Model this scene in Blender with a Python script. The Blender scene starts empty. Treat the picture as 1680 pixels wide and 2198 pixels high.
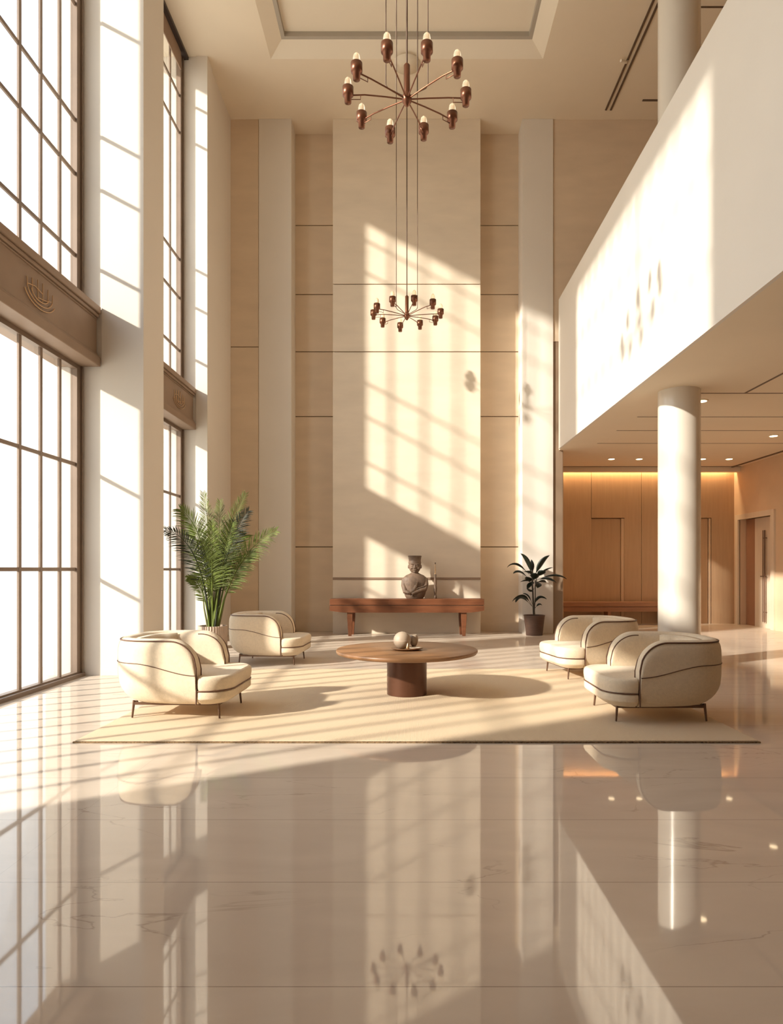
import bpy, bmesh, math, random
from mathutils import Vector, Matrix
random.seed(7)
PI = math.pi
sc = bpy.context.scene
COL = sc.collection

# ------------------------------------------------------------------ camera model (F in px of the 1680 x 2198 frame)
F, VX, VY, EYE = 1400.0, 873.0, 1222.0, 1.5
def at(px, py, d):
    """a point d metres in front of the lens that the photograph shows at px, py"""
    return Vector(((px - VX) * d / F, d, EYE - (py - VY) * d / F))

# ------------------------------------------------------------------ materials
def new_mat(name):
    m = bpy.data.materials.new(name); m.use_nodes = True
    nt = m.node_tree
    return m, nt, nt.nodes, nt.links, nt.nodes['Principled BSDF']

def mat(name, col, rough=0.6, metal=0.0, var=0.06, scale=3.0, bump=0.0, bscale=60.0, stretch=(1, 1, 1),
        spec=0.5, coat=0.0, detail=6.0, emit=None, estr=0.0, sheen=0.0, trans=0.0):
    m, nt, N, L, b = new_mat(name)
    tc = N.new('ShaderNodeTexCoord'); mp = N.new('ShaderNodeMapping')
    mp.inputs['Scale'].default_value = stretch
    L.new(tc.outputs['Object'], mp.inputs['Vector'])
    nz = N.new('ShaderNodeTexNoise'); nz.inputs['Scale'].default_value = scale; nz.inputs['Detail'].default_value = detail
    L.new(mp.outputs[0], nz.inputs['Vector'])
    cr = N.new('ShaderNodeValToRGB')
    cr.color_ramp.elements[0].position = 0.3; cr.color_ramp.elements[1].position = 0.7
    lo = [max(0, c * (1 - var)) for c in col]; hi = [min(1, c * (1 + var)) for c in col]
    cr.color_ramp.elements[0].color = (*lo, 1); cr.color_ramp.elements[1].color = (*hi, 1)
    L.new(nz.outputs['Fac'], cr.inputs['Fac']); L.new(cr.outputs[0], b.inputs['Base Color'])
    b.inputs['Roughness'].default_value = rough; b.inputs['Metallic'].default_value = metal
    b.inputs['Specular IOR Level'].default_value = spec
    b.inputs['Coat Weight'].default_value = coat
    b.inputs['Sheen Weight'].default_value = sheen
    b.inputs['Transmission Weight'].default_value = trans
    if emit:
        b.inputs['Emission Color'].default_value = (*emit, 1); b.inputs['Emission Strength'].default_value = estr
    if bump:
        n2 = N.new('ShaderNodeTexNoise'); n2.inputs['Scale'].default_value = bscale; n2.inputs['Detail'].default_value = 4
        L.new(mp.outputs[0], n2.inputs['Vector'])
        bp = N.new('ShaderNodeBump'); bp.inputs['Strength'].default_value = bump; bp.inputs['Distance'].default_value = 0.01
        L.new(n2.outputs['Fac'], bp.inputs['Height']); L.new(bp.outputs[0], b.inputs['Normal'])
    return m

def wood(name, a, c, scale=2.0, axis=(1, 14, 14), rough=0.42):
    m, nt, N, L, b = new_mat(name)
    tc = N.new('ShaderNodeTexCoord'); mp = N.new('ShaderNodeMapping'); mp.inputs['Scale'].default_value = axis
    L.new(tc.outputs['Object'], mp.inputs['Vector'])
    nz = N.new('ShaderNodeTexNoise'); nz.inputs['Scale'].default_value = scale; nz.inputs['Detail'].default_value = 8
    nz.inputs['Distortion'].default_value = 0.6
    L.new(mp.outputs[0], nz.inputs['Vector'])
    cr = N.new('ShaderNodeValToRGB'); cr.color_ramp.elements[0].position = 0.35; cr.color_ramp.elements[1].position = 0.68
    cr.color_ramp.elements[0].color = (*a, 1); cr.color_ramp.elements[1].color = (*c, 1)
    L.new(nz.outputs['Fac'], cr.inputs['Fac']); L.new(cr.outputs[0], b.inputs['Base Color'])
    b.inputs['Roughness'].default_value = rough
    return m

def marble_floor():
    m, nt, N, L, b = new_mat('polished_marble')
    g = N.new('ShaderNodeNewGeometry'); sp = N.new('ShaderNodeSeparateXYZ'); L.new(g.outputs['Position'], sp.inputs[0])
    mp = N.new('ShaderNodeMapping'); mp.inputs['Scale'].default_value = (0.55, 1.7, 1); mp.inputs['Rotation'].default_value = (0, 0, 0.12)
    L.new(g.outputs['Position'], mp.inputs['Vector'])
    nz = N.new('ShaderNodeTexNoise'); nz.inputs['Scale'].default_value = 1.6; nz.inputs['Detail'].default_value = 9; nz.inputs['Distortion'].default_value = 1.2
    L.new(mp.outputs[0], nz.inputs['Vector'])
    cr = N.new('ShaderNodeValToRGB')
    cr.color_ramp.elements[0].position = 0.3; cr.color_ramp.elements[1].position = 0.7
    cr.color_ramp.elements[0].color = (0.61, 0.515, 0.42, 1); cr.color_ramp.elements[1].color = (0.68, 0.58, 0.475, 1)
    L.new(nz.outputs['Fac'], cr.inputs['Fac'])
    # thin brown veins: where a distorted noise crosses its middle value
    n2 = N.new('ShaderNodeTexNoise'); n2.inputs['Scale'].default_value = 1.1; n2.inputs['Detail'].default_value = 7; n2.inputs['Distortion'].default_value = 0.8
    L.new(mp.outputs[0], n2.inputs['Vector'])
    s1 = N.new('ShaderNodeMath'); s1.operation = 'SUBTRACT'; s1.inputs[1].default_value = 0.5; L.new(n2.outputs['Fac'], s1.inputs[0])
    ab = N.new('ShaderNodeMath'); ab.operation = 'ABSOLUTE'; L.new(s1.outputs[0], ab.inputs[0])
    vr = N.new('ShaderNodeMapRange'); vr.inputs['From Min'].default_value = 0.0; vr.inputs['From Max'].default_value = 0.006
    vr.inputs['To Min'].default_value = 0.42; vr.inputs['To Max'].default_value = 0.0
    L.new(ab.outputs[0], vr.inputs['Value'])
    mk_ = N.new('ShaderNodeTexNoise'); mk_.inputs['Scale'].default_value = 0.9; L.new(g.outputs['Position'], mk_.inputs['Vector'])
    mr2 = N.new('ShaderNodeMapRange'); mr2.inputs['From Min'].default_value = 0.5; mr2.inputs['From Max'].default_value = 0.62; L.new(mk_.outputs['Fac'], mr2.inputs['Value'])
    vm = N.new('ShaderNodeMath'); vm.operation = 'MULTIPLY'; L.new(vr.outputs[0], vm.inputs[0]); L.new(mr2.outputs[0], vm.inputs[1])
    mx = N.new('ShaderNodeMix'); mx.data_type = 'RGBA'; L.new(vm.outputs[0], mx.inputs['Factor'])
    L.new(cr.outputs[0], mx.inputs['A']); mx.inputs['B'].default_value = (0.22, 0.14, 0.09, 1)
    # tile joints
    def joint(sock, period, off, wid):
        a = N.new('ShaderNodeMath'); a.operation = 'ADD'; a.inputs[1].default_value = off; L.new(sock, a.inputs[0])
        p = N.new('ShaderNodeMath'); p.operation = 'PINGPONG'; p.inputs[1].default_value = period / 2; L.new(a.outputs[0], p.inputs[0])
        c = N.new('ShaderNodeMath'); c.operation = 'LESS_THAN'; c.inputs[1].default_value = wid; L.new(p.outputs[0], c.inputs[0])
        return c.outputs[0]
    jy = joint(sp.outputs['Y'], 0.782, -4.69 + 0.782 * 20, 0.0024)
    jx = joint(sp.outputs['X'], 6.4, 34.0, 0.0005)
    mm = N.new('ShaderNodeMath'); mm.operation = 'MAXIMUM'; L.new(jy, mm.inputs[0]); L.new(jx, mm.inputs[1])
    ms = N.new('ShaderNodeMath'); ms.operation = 'MULTIPLY'; ms.inputs[1].default_value = 0.6; L.new(mm.outputs[0], ms.inputs[0])
    m2 = N.new('ShaderNodeMix'); m2.data_type = 'RGBA'; L.new(ms.outputs[0], m2.inputs['Factor'])
    L.new(mx.outputs['Result'], m2.inputs['A']); m2.inputs['B'].default_value = (0.16, 0.11, 0.08, 1)
    L.new(m2.outputs['Result'], b.inputs['Base Color'])
    b.inputs['Roughness'].default_value = 0.5; b.inputs['Specular IOR Level'].default_value = 0.0
    gl = N.new('ShaderNodeBsdfGlossy'); gl.inputs['Roughness'].default_value = 0.035; gl.inputs['Color'].default_value = (0.97, 0.93, 0.88, 1)
    lw = N.new('ShaderNodeLayerWeight'); lw.inputs[0].default_value = 0.5
    pw = N.new('ShaderNodeMath'); pw.operation = 'POWER'; pw.inputs[1].default_value = 3.0; L.new(lw.outputs['Facing'], pw.inputs[0])
    ma = N.new('ShaderNodeMath'); ma.operation = 'MULTIPLY_ADD'; ma.inputs[1].default_value = 0.26; ma.inputs[2].default_value = 0.15; L.new(pw.outputs[0], ma.inputs[0])
    mxs = N.new('ShaderNodeMixShader'); L.new(ma.outputs[0], mxs.inputs[0]); L.new(b.outputs[0], mxs.inputs[1]); L.new(gl.outputs[0], mxs.inputs[2])
    L.new(mxs.outputs[0], N['Material Output'].inputs['Surface'])
    bn = N.new('ShaderNodeTexNoise'); bn.inputs['Scale'].default_value = 2.2; bn.inputs['Detail'].default_value = 2
    L.new(g.outputs['Position'], bn.inputs['Vector'])
    bp = N.new('ShaderNodeBump'); bp.inputs['Strength'].default_value = 0.02; bp.inputs['Distance'].default_value = 0.02
    L.new(bn.outputs['Fac'], bp.inputs['Height']); L.new(bp.outputs[0], b.inputs['Normal'])
    return m

def glass_mat():
    m, nt, N, L, b = new_mat('window_glass')
    N.remove(b); out = N['Material Output']
    t = N.new('ShaderNodeBsdfTransparent'); t.inputs[0].default_value = (0.97, 0.98, 0.98, 1)
    gl = N.new('ShaderNodeBsdfGlossy'); gl.inputs['Roughness'].default_value = 0.02
    lw = N.new('ShaderNodeLayerWeight'); lw.inputs[0].default_value = 0.12
    mr = N.new('ShaderNodeMath'); mr.operation = 'MULTIPLY'; mr.inputs[1].default_value = 0.35; L.new(lw.outputs['Fresnel'], mr.inputs[0])
    mx = N.new('ShaderNodeMixShader'); L.new(mr.outputs[0], mx.inputs[0]); L.new(t.outputs[0], mx.inputs[1]); L.new(gl.outputs[0], mx.inputs[2])
    L.new(mx.outputs[0], out.inputs['Surface'])
    return m

def rug_mat():
    m, nt, N, L, b = new_mat('woven_sisal')
    tc = N.new('ShaderNodeTexCoord')
    w = N.new('ShaderNodeTexWave'); w.bands_direction = 'X'; w.inputs['Scale'].default_value = 28; w.inputs['Distortion'].default_value = 1.5; L.new(tc.outputs['Object'], w.inputs['Vector'])
    w2 = N.new('ShaderNodeTexWave'); w2.bands_direction = 'Y'; w2.inputs['Scale'].default_value = 28; w2.inputs['Distortion'].default_value = 1.5; L.new(tc.outputs['Object'], w2.inputs['Vector'])
    mu = N.new('ShaderNodeMath'); mu.operation = 'MULTIPLY'; L.new(w.outputs['Fac'], mu.inputs[0]); L.new(w2.outputs['Fac'], mu.inputs[1])
    cr = N.new('ShaderNodeValToRGB'); cr.color_ramp.elements[0].color = (0.68, 0.53, 0.36, 1); cr.color_ramp.elements[1].color = (0.84, 0.70, 0.51, 1)
    L.new(mu.outputs[0], cr.inputs['Fac']); L.new(cr.outputs[0], b.inputs['Base Color'])
    b.inputs['Roughness'].default_value = 0.95; b.inputs['Specular IOR Level'].default_value = 0.1
    bp = N.new('ShaderNodeBump'); bp.inputs['Strength'].default_value = 0.5; bp.inputs['Distance'].default_value = 0.006
    L.new(mu.outputs[0], bp.inputs['Height']); L.new(bp.outputs[0], b.inputs['Normal'])
    return m

M = {}
M['plaster'] = mat('warm_plaster', (0.79, 0.69, 0.56), 0.75, var=0.025, scale=1.3, bump=0.04, bscale=14)
M['ceiling'] = mat('ceiling_plaster', (0.82, 0.71, 0.555), 0.85, var=0.02, scale=1.0)
M['tray'] = mat('tray_plaster', (0.84, 0.745, 0.60), 0.85, var=0.015, scale=1.0)
M['stone'] = mat('limestone_panel', (0.76, 0.655, 0.52), 0.7, var=0.05, scale=2.2, bump=0.05, bscale=10, stretch=(0.5, 1, 1.6))
M['stone_tan'] = mat('tan_limestone', (0.70, 0.56, 0.41), 0.72, var=0.05, scale=2.2, bump=0.05, bscale=10, stretch=(0.5, 1, 1.6))
M['groove'] = mat('shadow_gap', (0.30, 0.21, 0.14), 0.9, var=0.02)
M['white_plaster'] = mat('white_plaster', (0.76, 0.70, 0.62), 0.7, var=0.015, scale=1.0)
M['column'] = mat('polished_column_plaster', (0.70, 0.64, 0.555), 0.25, var=0.02, scale=1.0, coat=0.2)
M['frame'] = mat('bronze_window_frame', (0.23, 0.165, 0.12), 0.5, metal=0.2, var=0.08)
M['dark_frame'] = mat('black_head_bar', (0.05, 0.035, 0.03), 0.5, var=0.05)
M['blind'] = mat('brown_blind', (0.30, 0.20, 0.14), 0.8, var=0.04)
M['belt'] = mat('bronze_spandrel', (0.31, 0.215, 0.15), 0.55, metal=0.15, var=0.06)
M['gold'] = mat('brushed_gold', (0.62, 0.40, 0.22), 0.35, metal=0.8, var=0.06)
M['marble'] = marble_floor()
M['glass'] = glass_mat()
M['rug'] = rug_mat()
M['rug_edge'] = mat('rug_binding', (0.22, 0.14, 0.07), 0.95, var=0.5, scale=60)
M['wall_wood'] = mat('honey_wood_panel', (0.52, 0.345, 0.205), 0.55, var=0.05, scale=2, stretch=(8, 8, 0.6))
M['wall_corr'] = mat('corridor_plaster', (0.68, 0.50, 0.335), 0.7, var=0.03, scale=2)
M['door'] = mat('pale_door_leaf', (0.72, 0.60, 0.46), 0.5, var=0.03, scale=3, stretch=(6, 6, 0.5))
M['door_rev'] = mat('dark_reveal', (0.33, 0.165, 0.095), 0.6, var=0.04)
M['bench'] = wood('bench_wood', (0.34, 0.16, 0.085), (0.42, 0.21, 0.115))
M['fabric'] = mat('cream_boucle', (0.79, 0.66, 0.49), 0.95, var=0.05, scale=40, bump=0.35, bscale=170, spec=0.1, sheen=0.15)
M['rear'] = wood('low_bounce_wood', (0.20, 0.13, 0.085), (0.26, 0.17, 0.11))  # invented finish for the unseen rear wall, dark so little light bounces back
M['piping'] = mat('brown_leather_piping', (0.13, 0.06, 0.032), 0.55, var=0.1)
M['leg'] = mat('dark_bronze_leg', (0.16, 0.09, 0.055), 0.4, metal=0.6, var=0.05)
M['walnut'] = wood('walnut_top', (0.145, 0.050, 0.021), (0.195, 0.072, 0.031), 2.0, (1, 8, 8), 0.38)
M['oak'] = wood('table_oak', (0.215, 0.105, 0.045), (0.28, 0.145, 0.066), 1.6, (1, 10, 10), 0.4)
M['drum'] = mat('brown_metal_drum', (0.105, 0.042, 0.021), 0.36, metal=0.35, var=0.04)
M['bronze'] = mat('copper_bronze', (0.19, 0.075, 0.04), 0.34, metal=0.7, var=0.08)
M['cable'] = mat('dark_cable', (0.13, 0.075, 0.045), 0.6, var=0.02)
M['bulb'] = mat('lamp_glass', (0.95, 0.86, 0.70), 0.08, var=0.01, trans=0.75, emit=(1.0, 0.72, 0.42), estr=0.15)
M['statue'] = mat('carved_stone', (0.155, 0.10, 0.066), 0.6, var=0.25, scale=14, bump=0.4, bscale=60)
M['ceramic'] = mat('ribbed_ceramic', (0.42, 0.325, 0.235), 0.55, var=0.06, scale=10)
M['dish'] = mat('glazed_dish', (0.86, 0.76, 0.62), 0.3, var=0.03)
M['pot_pale'] = mat('ribbed_pot', (0.50, 0.38, 0.29), 0.6, var=0.08, scale=8)
M['pot_dark'] = mat('woven_pot', (0.11, 0.06, 0.042), 0.6, var=0.2, scale=5, stretch=(1, 1, 14), bump=0.5, bscale=20)
M['soil'] = mat('soil', (0.06, 0.04, 0.025), 0.95, var=0.3, scale=40)
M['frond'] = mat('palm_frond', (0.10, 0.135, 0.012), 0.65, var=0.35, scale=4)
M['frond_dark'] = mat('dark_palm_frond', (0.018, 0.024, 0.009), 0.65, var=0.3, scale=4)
M['stalk'] = mat('palm_stalk', (0.15, 0.15, 0.045), 0.5, var=0.2, scale=6)
M['leaf'] = mat('rubber_leaf', (0.008, 0.013, 0.006), 0.4, var=0.3, scale=6)
M['trunk'] = mat('dark_trunk', (0.05, 0.035, 0.02), 0.7, var=0.2, scale=12)
M['lamp_on'] = mat('lit_lamp', (1, 0.9, 0.75), 0.5, emit=(1.0, 0.80, 0.52), estr=3.5)
M['track'] = mat('track_brown', (0.12, 0.07, 0.04), 0.5, var=0.02)

# ------------------------------------------------------------------ mesh building
class MB:
    def __init__(s): s.v = []; s.f = []; s.sm = []
    def add(s, vs, fs, smooth=False):
        o = len(s.v); s.v += [tuple(v) for v in vs]; s.f += [tuple(i + o for i in f) for f in fs]; s.sm += [smooth] * len(fs); return s
    def box(s, x0, x1, y0, y1, z0, z1):
        vs = [(x, y, z) for z in (z0, z1) for y in (y0, y1) for x in (x0, x1)]
        return s.add(vs, [(0, 2, 3, 1), (4, 5, 7, 6), (0, 1, 5, 4), (2, 6, 7, 3), (0, 4, 6, 2), (1, 3, 7, 5)])
    def rings(s, rings, smooth=True, cap=True, closed=False):
        n = len(rings[0]); vs = [p for r in rings for p in r]; fs = []
        R = len(rings)
        for i in range(R if closed else R - 1):
            a, b = i * n, ((i + 1) % R) * n
            for j in range(n):
                k = (j + 1) % n; fs.append((a + j, a + k, b + k, b + j))
        s.add(vs, fs, smooth)
        if cap and not closed:
            s.add(rings[0], [tuple(reversed(range(n)))]); s.add(rings[-1], [tuple(range(n))])
        return s
    def tube(s, path, rad, seg=8, closed=False):
        P = [Vector(p) for p in path]; n = len(P)
        rs = rad if isinstance(rad, (list, tuple)) else [rad] * n
        rings = []; up = None
        for i in range(n):
            if closed: t = P[(i + 1) % n] - P[i - 1]
            else: t = P[min(i + 1, n - 1)] - P[max(i - 1, 0)]
            t.normalize()
            if up is None: up = Vector((0, 0, 1)) if abs(t.z) < 0.9 else Vector((1, 0, 0))
            up = up - t * up.dot(t)
            if up.length < 1e-4: up = t.orthogonal()
            up.normalize(); w = t.cross(up)
            rings.append([P[i] + (up * math.cos(2 * PI * k / seg) + w * math.sin(2 * PI * k / seg)) * rs[i] for k in range(seg)])
        return s.rings(rings, True, True, closed)
    def lathe(s, prof, c=(0, 0, 0), seg=32, smooth=True, ribs=0, ribd=0.0):
        rings = []
        for r, z in prof:
            rings.append([(c[0] + r * (1 - (ribd if ribs and (k % 2) else 0)) * math.cos(2 * PI * k / seg),
                           c[1] + r * (1 - (ribd if ribs and (k % 2) else 0)) * math.sin(2 * PI * k / seg), c[2] + z) for k in range(seg)])
        return s.rings(rings, smooth)
    def ell(s, c, r, rot=None, seg=16, ns=10):
        rings = []
        for i in range(1, ns):
            a = PI * i / ns
            rings.append([Vector((r[0] * math.sin(a) * math.cos(2 * PI * k / seg), r[1] * math.sin(a) * math.sin(2 * PI * k / seg), -r[2] * math.cos(a))) for k in range(seg)])
        if rot is not None: rings = [[rot @ p for p in q] for q in rings]
        C = Vector(c)
        return s.rings([[p + C for p in q] for q in rings])
    def build(s, name, m, parent=None, loc=None):
        me = bpy.data.meshes.new(name); me.from_pydata(s.v, [], s.f); me.update()
        bm = bmesh.new(); bm.from_mesh(me); bmesh.ops.recalc_face_normals(bm, faces=bm.faces); bm.to_mesh(me); bm.free()
        me.polygons.foreach_set('use_smooth', s.sm)
        me.materials.append(m)
        o = bpy.data.objects.new(name, me); COL.objects.link(o)
        if parent is not None: o.parent = parent
        if loc is not None: o.location = loc
        return o

def tag(o, label=None, cat=None, group=None, kind=None):
    if label: o['label'] = label
    if cat: o['category'] = cat
    if group: o['group'] = group
    if kind: o['kind'] = kind
    return o
def thing(name, loc, label, cat, group=None, rz=0.0):
    o = bpy.data.objects.new(name, None); COL.objects.link(o); o.location = loc; o.rotation_euler = (0, 0, rz)
    o.empty_display_size = 0.1
    return tag(o, label, cat, group)
def struct(name, mb, m, label=None, cat=None):
    return tag(mb.build(name, m), label, cat, kind='structure')
def bevel(o, w=0.01, seg=2):
    b = o.modifiers.new('bevel', 'BEVEL'); b.width = w; b.segments = seg; b.limit_method = 'ANGLE'; return o
def copy_tree(o, parent=None):
    c = o.copy(); COL.objects.link(c)
    if parent is not None: c.parent = parent
    for ch in list(o.children): copy_tree(ch, c)
    return c

# ================================================================== SETTING
XW = -4.58          # plane of the window glass
ZC = 12.0           # ceiling
YB = 15.2           # back wall
XM = 3.50           # mezzanine face
ZM0, ZM1 = 4.28, 7.72
YK = 18.0           # corridor back wall
XR = 9.03

struct('floor', MB().box(-5.6, 9.6, -4.6, 18.6, -0.25, 0.0), M['marble'], 'polished beige marble floor with long thin tile joints', 'floor')

# ceiling with a raised tray
TX, TY0, TY1 = 2.80, 5.0, 13.42
IX, IY0, IY1, TZ = 2.52, 5.4, 13.12, 12.16
c = MB()
c.box(-5.6, -TX, -4.6, 15.9, ZC, 12.6).box(TX, 9.6, -4.6, 15.9, ZC, 12.6)
c.box(-TX, TX, -4.6, TY0, ZC, 12.6).box(-TX, TX, TY1, 15.9, ZC, 12.6)
c.box(-5.6, 9.6, 15.9, 16.8, ZC, 12.6)
ceil = struct('ceiling', c, M['ceiling'], 'tan plaster ceiling high above the lobby', 'ceiling')
t = MB()
o4 = [(-TX, TY0, ZC), (TX, TY0, ZC), (TX, TY1, ZC), (-TX, TY1, ZC)]
i4 = [(-IX, IY0, TZ), (IX, IY0, TZ), (IX, IY1, TZ), (-IX, IY1, TZ)]
t.add(o4 + i4, [(i, (i + 1) % 4, 4 + (i + 1) % 4, 4 + i) for i in range(4)])
o5 = [(x * 1.02, y, z + 0.12) for x, y, z in o4]; 
t.box(-IX - 0.02, IX + 0.02, IY0 - 0.02, IY1 + 0.02, TZ + 0.10, TZ + 0.2)
struct('trim_1', t, M['tray'], 'raised rectangular ceiling tray with sloping pale sides', 'ceiling tray')
t = MB(); a = 0.075
t.box(-IX, IX, IY1 - a, IY1, TZ, TZ + 0.11).box(-IX, IX, IY0, IY0 + a, TZ, TZ + 0.11)
t.box(-IX, -IX + a, IY0 + a, IY1 - a, TZ, TZ + 0.11).box(IX - a, IX, IY0 + a, IY1 - a, TZ, TZ + 0.11)
M['tray_line'] = mat('grey_tray_frame', (0.45, 0.40, 0.33), 0.6, var=0.02)
struct('trim_2', t, M['tray_line'], 'thin grey frame around the ceiling tray panel', 'ceiling trim')

# left wall: piers, belts
w = MB()
w.box(-5.1, -3.71, -4.6, 2.5, 0, ZC)                       # near pier (behind the view)
w.box(-5.1, -4.30, 9.21, 9.95, 0, ZC).box(-4.30, -3.71, 9.19, 9.95, 0, ZC)
w.box(-5.1, -4.31, 13.36, 13.7, 0, ZC).box(-4.31, -4.08, 13.34, 13.7, 0, ZC).box(-5.1, -4.105, 13.7, 15.2, 0, ZC)
struct('wall_left', w, M['white_plaster'], 'pale plaster window wall with tall piers', 'wall')
w = MB()
w.box(-4.298, -3.70, 9.178, 9.95, 0, 0.13).box(-3.712, -3.70, 9.178, 9.95, 0, 0.13)
w.box(-4.30, -4.07, 13.33, 15.2, 0, 0.13)
bevel(struct('baseboard_left', w, M['white_plaster'], 'low pale plinth at the foot of the window piers', 'baseboard'), 0.004)

def window(n, y0, y1, zs_low, zs_up, ypos, label):
    root = bpy.data.objects.new('window_%d' % n, None); COL.objects.link(root); root.location = (XW, y0, 0)
    tag(root, label, 'window', kind='structure')
    def L(mb): mb.v = [(x - XW, y - y0, z) for x, y, z in mb.v]; return mb
    fr = MB(); fw = 0.13; x0, x1 = XW - 0.09, XW
    ztop = ZC
    for (a, b, zz) in ((0.0, 4.36, zs_low), (5.15, ztop, zs_up)):
        fr.box(x0, x1, y0, y0 + fw, a, b).box(x0, x1, y1 - fw, y1, a, b)
        fr.box(x0, x1, y0 + fw, y1 - fw, a, a + 0.07).box(x0, x1, y0 + fw, y1 - fw, b - 0.07, b)
        # slim inner bead on the jamb
        fr.box(x1, x1 + 0.025, y1 - 0.035, y1, a, b).box(x1, x1 + 0.025, y0, y0 + 0.035, a, b)
        for z in zz: fr.box(x1 - 0.045, x1 - 0.02, y0 + fw, y1 - fw, z - 0.024, z + 0.024)
        for y in ypos: fr.box(x1 - 0.043, x1 - 0.018, y - 0.027, y + 0.027, a + 0.07, b - 0.07)
    L(fr).build('window_frame', M['frame'], root)
    g = MB()
    g.box(XW - 0.056, XW - 0.050, y0 + 0.02, y1 - 0.02, 0.02, 4.34).box(XW - 0.056, XW - 0.050, y0 + 0.02, y1 - 0.02, 5.17, ztop - 0.02)
    L(g).build('glass_pane', M['glass'], root)
    s = MB().box(XW - 0.01, XW + 0.05, y0, y1, 0, 0.05)
    L(s).build('sill', M['frame'], root)
    return root
ypos1 = [8.66 - 0.45 * k for k in range(0, 13)]
ypos2 = [12.70 - 0.46 * k for k in range(0, 6)]
window(1, 2.5, 9.19, [1.5, 2.96], [5.87, 7.0, 7.75, 9.36, 10.5, 11.3], ypos1, 'tall near window of brown framed panes, left edge of the photo')
w2 = window(2, 9.95, 13.34, [1.5, 2.98], [5.93, 7.0, 7.78, 10.35, 11.1], ypos2, 'tall far window of brown framed panes behind the palm')
b = MB().box(0.012, 0.03, 0.0, 3.2, 11.57, 11.95); b.build('blind', M['blind'], w2)
b = MB().box(0.0, 0.11, 0.0, 3.42, 11.93, 12.0); b.build('head_bar', M['dark_frame'], w2)

def belt(n, y0, y1, yo, label):
    r = bpy.data.objects.new('trim_%d' % n, None); COL.objects.link(r); r.location = (XW, y0, 4.35)
    tag(r, label, 'spandrel', kind='structure')
    L = y1 - y0
    p = MB().box(-0.35, 0.21, 0, L, 0.02, 0.83); p.build('spandrel_panel', M['belt'], r)
    p = MB().box(-0.35, 0.275, 0, L, 0.74, 0.84).box(-0.3, 0.25, 0, L, 0.69, 0.74).box(-0.3, 0.228, 0, L, 0.665, 0.69)
    bevel(p.build('cornice', M['belt'], r), 0.012)
    p = MB().box(-0.35, 0.27, 0, L, 0.0, 0.13).box(-0.3, 0.245, 0, L, 0.13, 0.165).box(-0.3, 0.228, 0, L, 0.165, 0.19)
    bevel(p.build('lower_moulding', M['belt'], r), 0.012)
    g = MB(); x = 0.225; yc = yo - y0; zc = 0.42
    for k, (rr, aa, bb) in enumerate([(0.27, 200, 340), (0.21, 195, 345), (0.15, 190, 350)]):
        g.tube([(x, yc + 1.25 * rr * math.cos(math.radians(q)), zc + 0.02 + rr * math.sin(math.radians(q)) * 0.75) for q in range(aa, bb + 1, 10)], 0.006, 6)
    for dy in (-0.26, -0.16, -0.05, 0.05, 0.16, 0.26):
        g.tube([(x, yc + dy, zc - 0.10 + abs(dy) * 0.3), (x, yc + dy * 1.05, zc + 0.16 - abs(dy) * 0.25)], 0.0055, 6)
    g.tube([(x, yc - 0.26, zc + 0.02), (x, yc - 0.1, zc + 0.05), (x, yc + 0.05, zc + 0.02)], 0.005, 6)
    g.tube([(x, yc - 0.05, zc - 0.06), (x, yc + 0.1, zc - 0.04), (x, yc + 0.24, zc + 0.0)], 0.005, 6)
    g.build('relief_ornament', M['gold'], r)
belt(3, 2.5, 9.19, 7.75, 'bronze spandrel band with raised linear ornament between the near window panes')
belt(4, 9.95, 13.34, 12.5, 'bronze spandrel band with raised ornament between the far window panes')

# back wall: stacked slabs with real joints
def slabs(x0, x1, y, zs, th=0.04, gap=0.011):
    m = MB(); zz = [0.0] + zs + [ZC]
    for a, b_ in zip(zz[:-1], zz[1:]):
        m.box(x0, x1, y, y + th, a + (gap if a > 0 else 0), b_ - (gap if b_ < ZC else 0))
    return m
def zy(y, d): return EYE + (VY - y) * d / F
back = MB()
back.box(-4.2, -3.0, YB + 0.04, YB + 1.4, 0, ZC).box(3.0, 3.64, YB + 0.04, YB + 1.4, 0, ZC)
back.box(-3.0, 3.0, 15.78, YB + 1.4, 0, ZC)
back.box(-1.70, 1.70, YB + 0.04, 15.78, 0, ZC)
back.box(3.64, XR + 0.5, YB + 0.04, YB + 0.3, ZM0 + 0.3, ZC)
struct('wall_back', back, M['groove'], 'recessed core of the back wall seen in its thin joints', 'wall')
zr = [zy(q, 15.74) for q in (1174, 894, 755, 632, 484)]
def tr(n, mb, m, label): 
    return bevel(struct('trim_%d' % n, mb, m, label, 'wall panel'), 0.004)
tr(5, slabs(-2.70, -1.7, 15.74, zr), M['stone_tan'], 'recessed tan stone panels left of the centre panel')
tr(6, slabs(1.7, 2.70, 15.74, zr), M['stone_tan'], 'recessed tan stone panels right of the centre panel')
zc_ = [zy(q, 15.2) for q in (755, 610)]
cm = slabs(-1.725, 1.715, YB, [1.27] + zc_)
cm.box(-1.725, -1.69, YB + 0.04, 15.76, 0, ZC).box(1.68, 1.715, YB + 0.04, 15.76, 0, ZC)
tr(7, cm, M['stone'], 'broad sunlit central stone panel behind the long console')
tr(8, MB().box(-1.725, 1.715, YB - 0.012, YB + 0.03, 1.255, 1.31), M['belt'], 'thin horizontal ledge across the central stone panel')
tr(9, slabs(-4.2, -3.46, YB + 0.02, [zy(744, 15.2)]), M['stone_tan'], 'tan stone panel in the corner by the far window')
tr(10, MB().box(-3.45, -2.69, YB - 0.0, 15.76, 0, ZC), M['white_plaster'], 'pale pilaster left of the central panel')
tr(11, MB().box(2.69, 3.41, YB - 0.0, 15.76, 0, ZC), M['white_plaster'], 'pale sunlit pilaster behind the dark potted plant')
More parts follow.
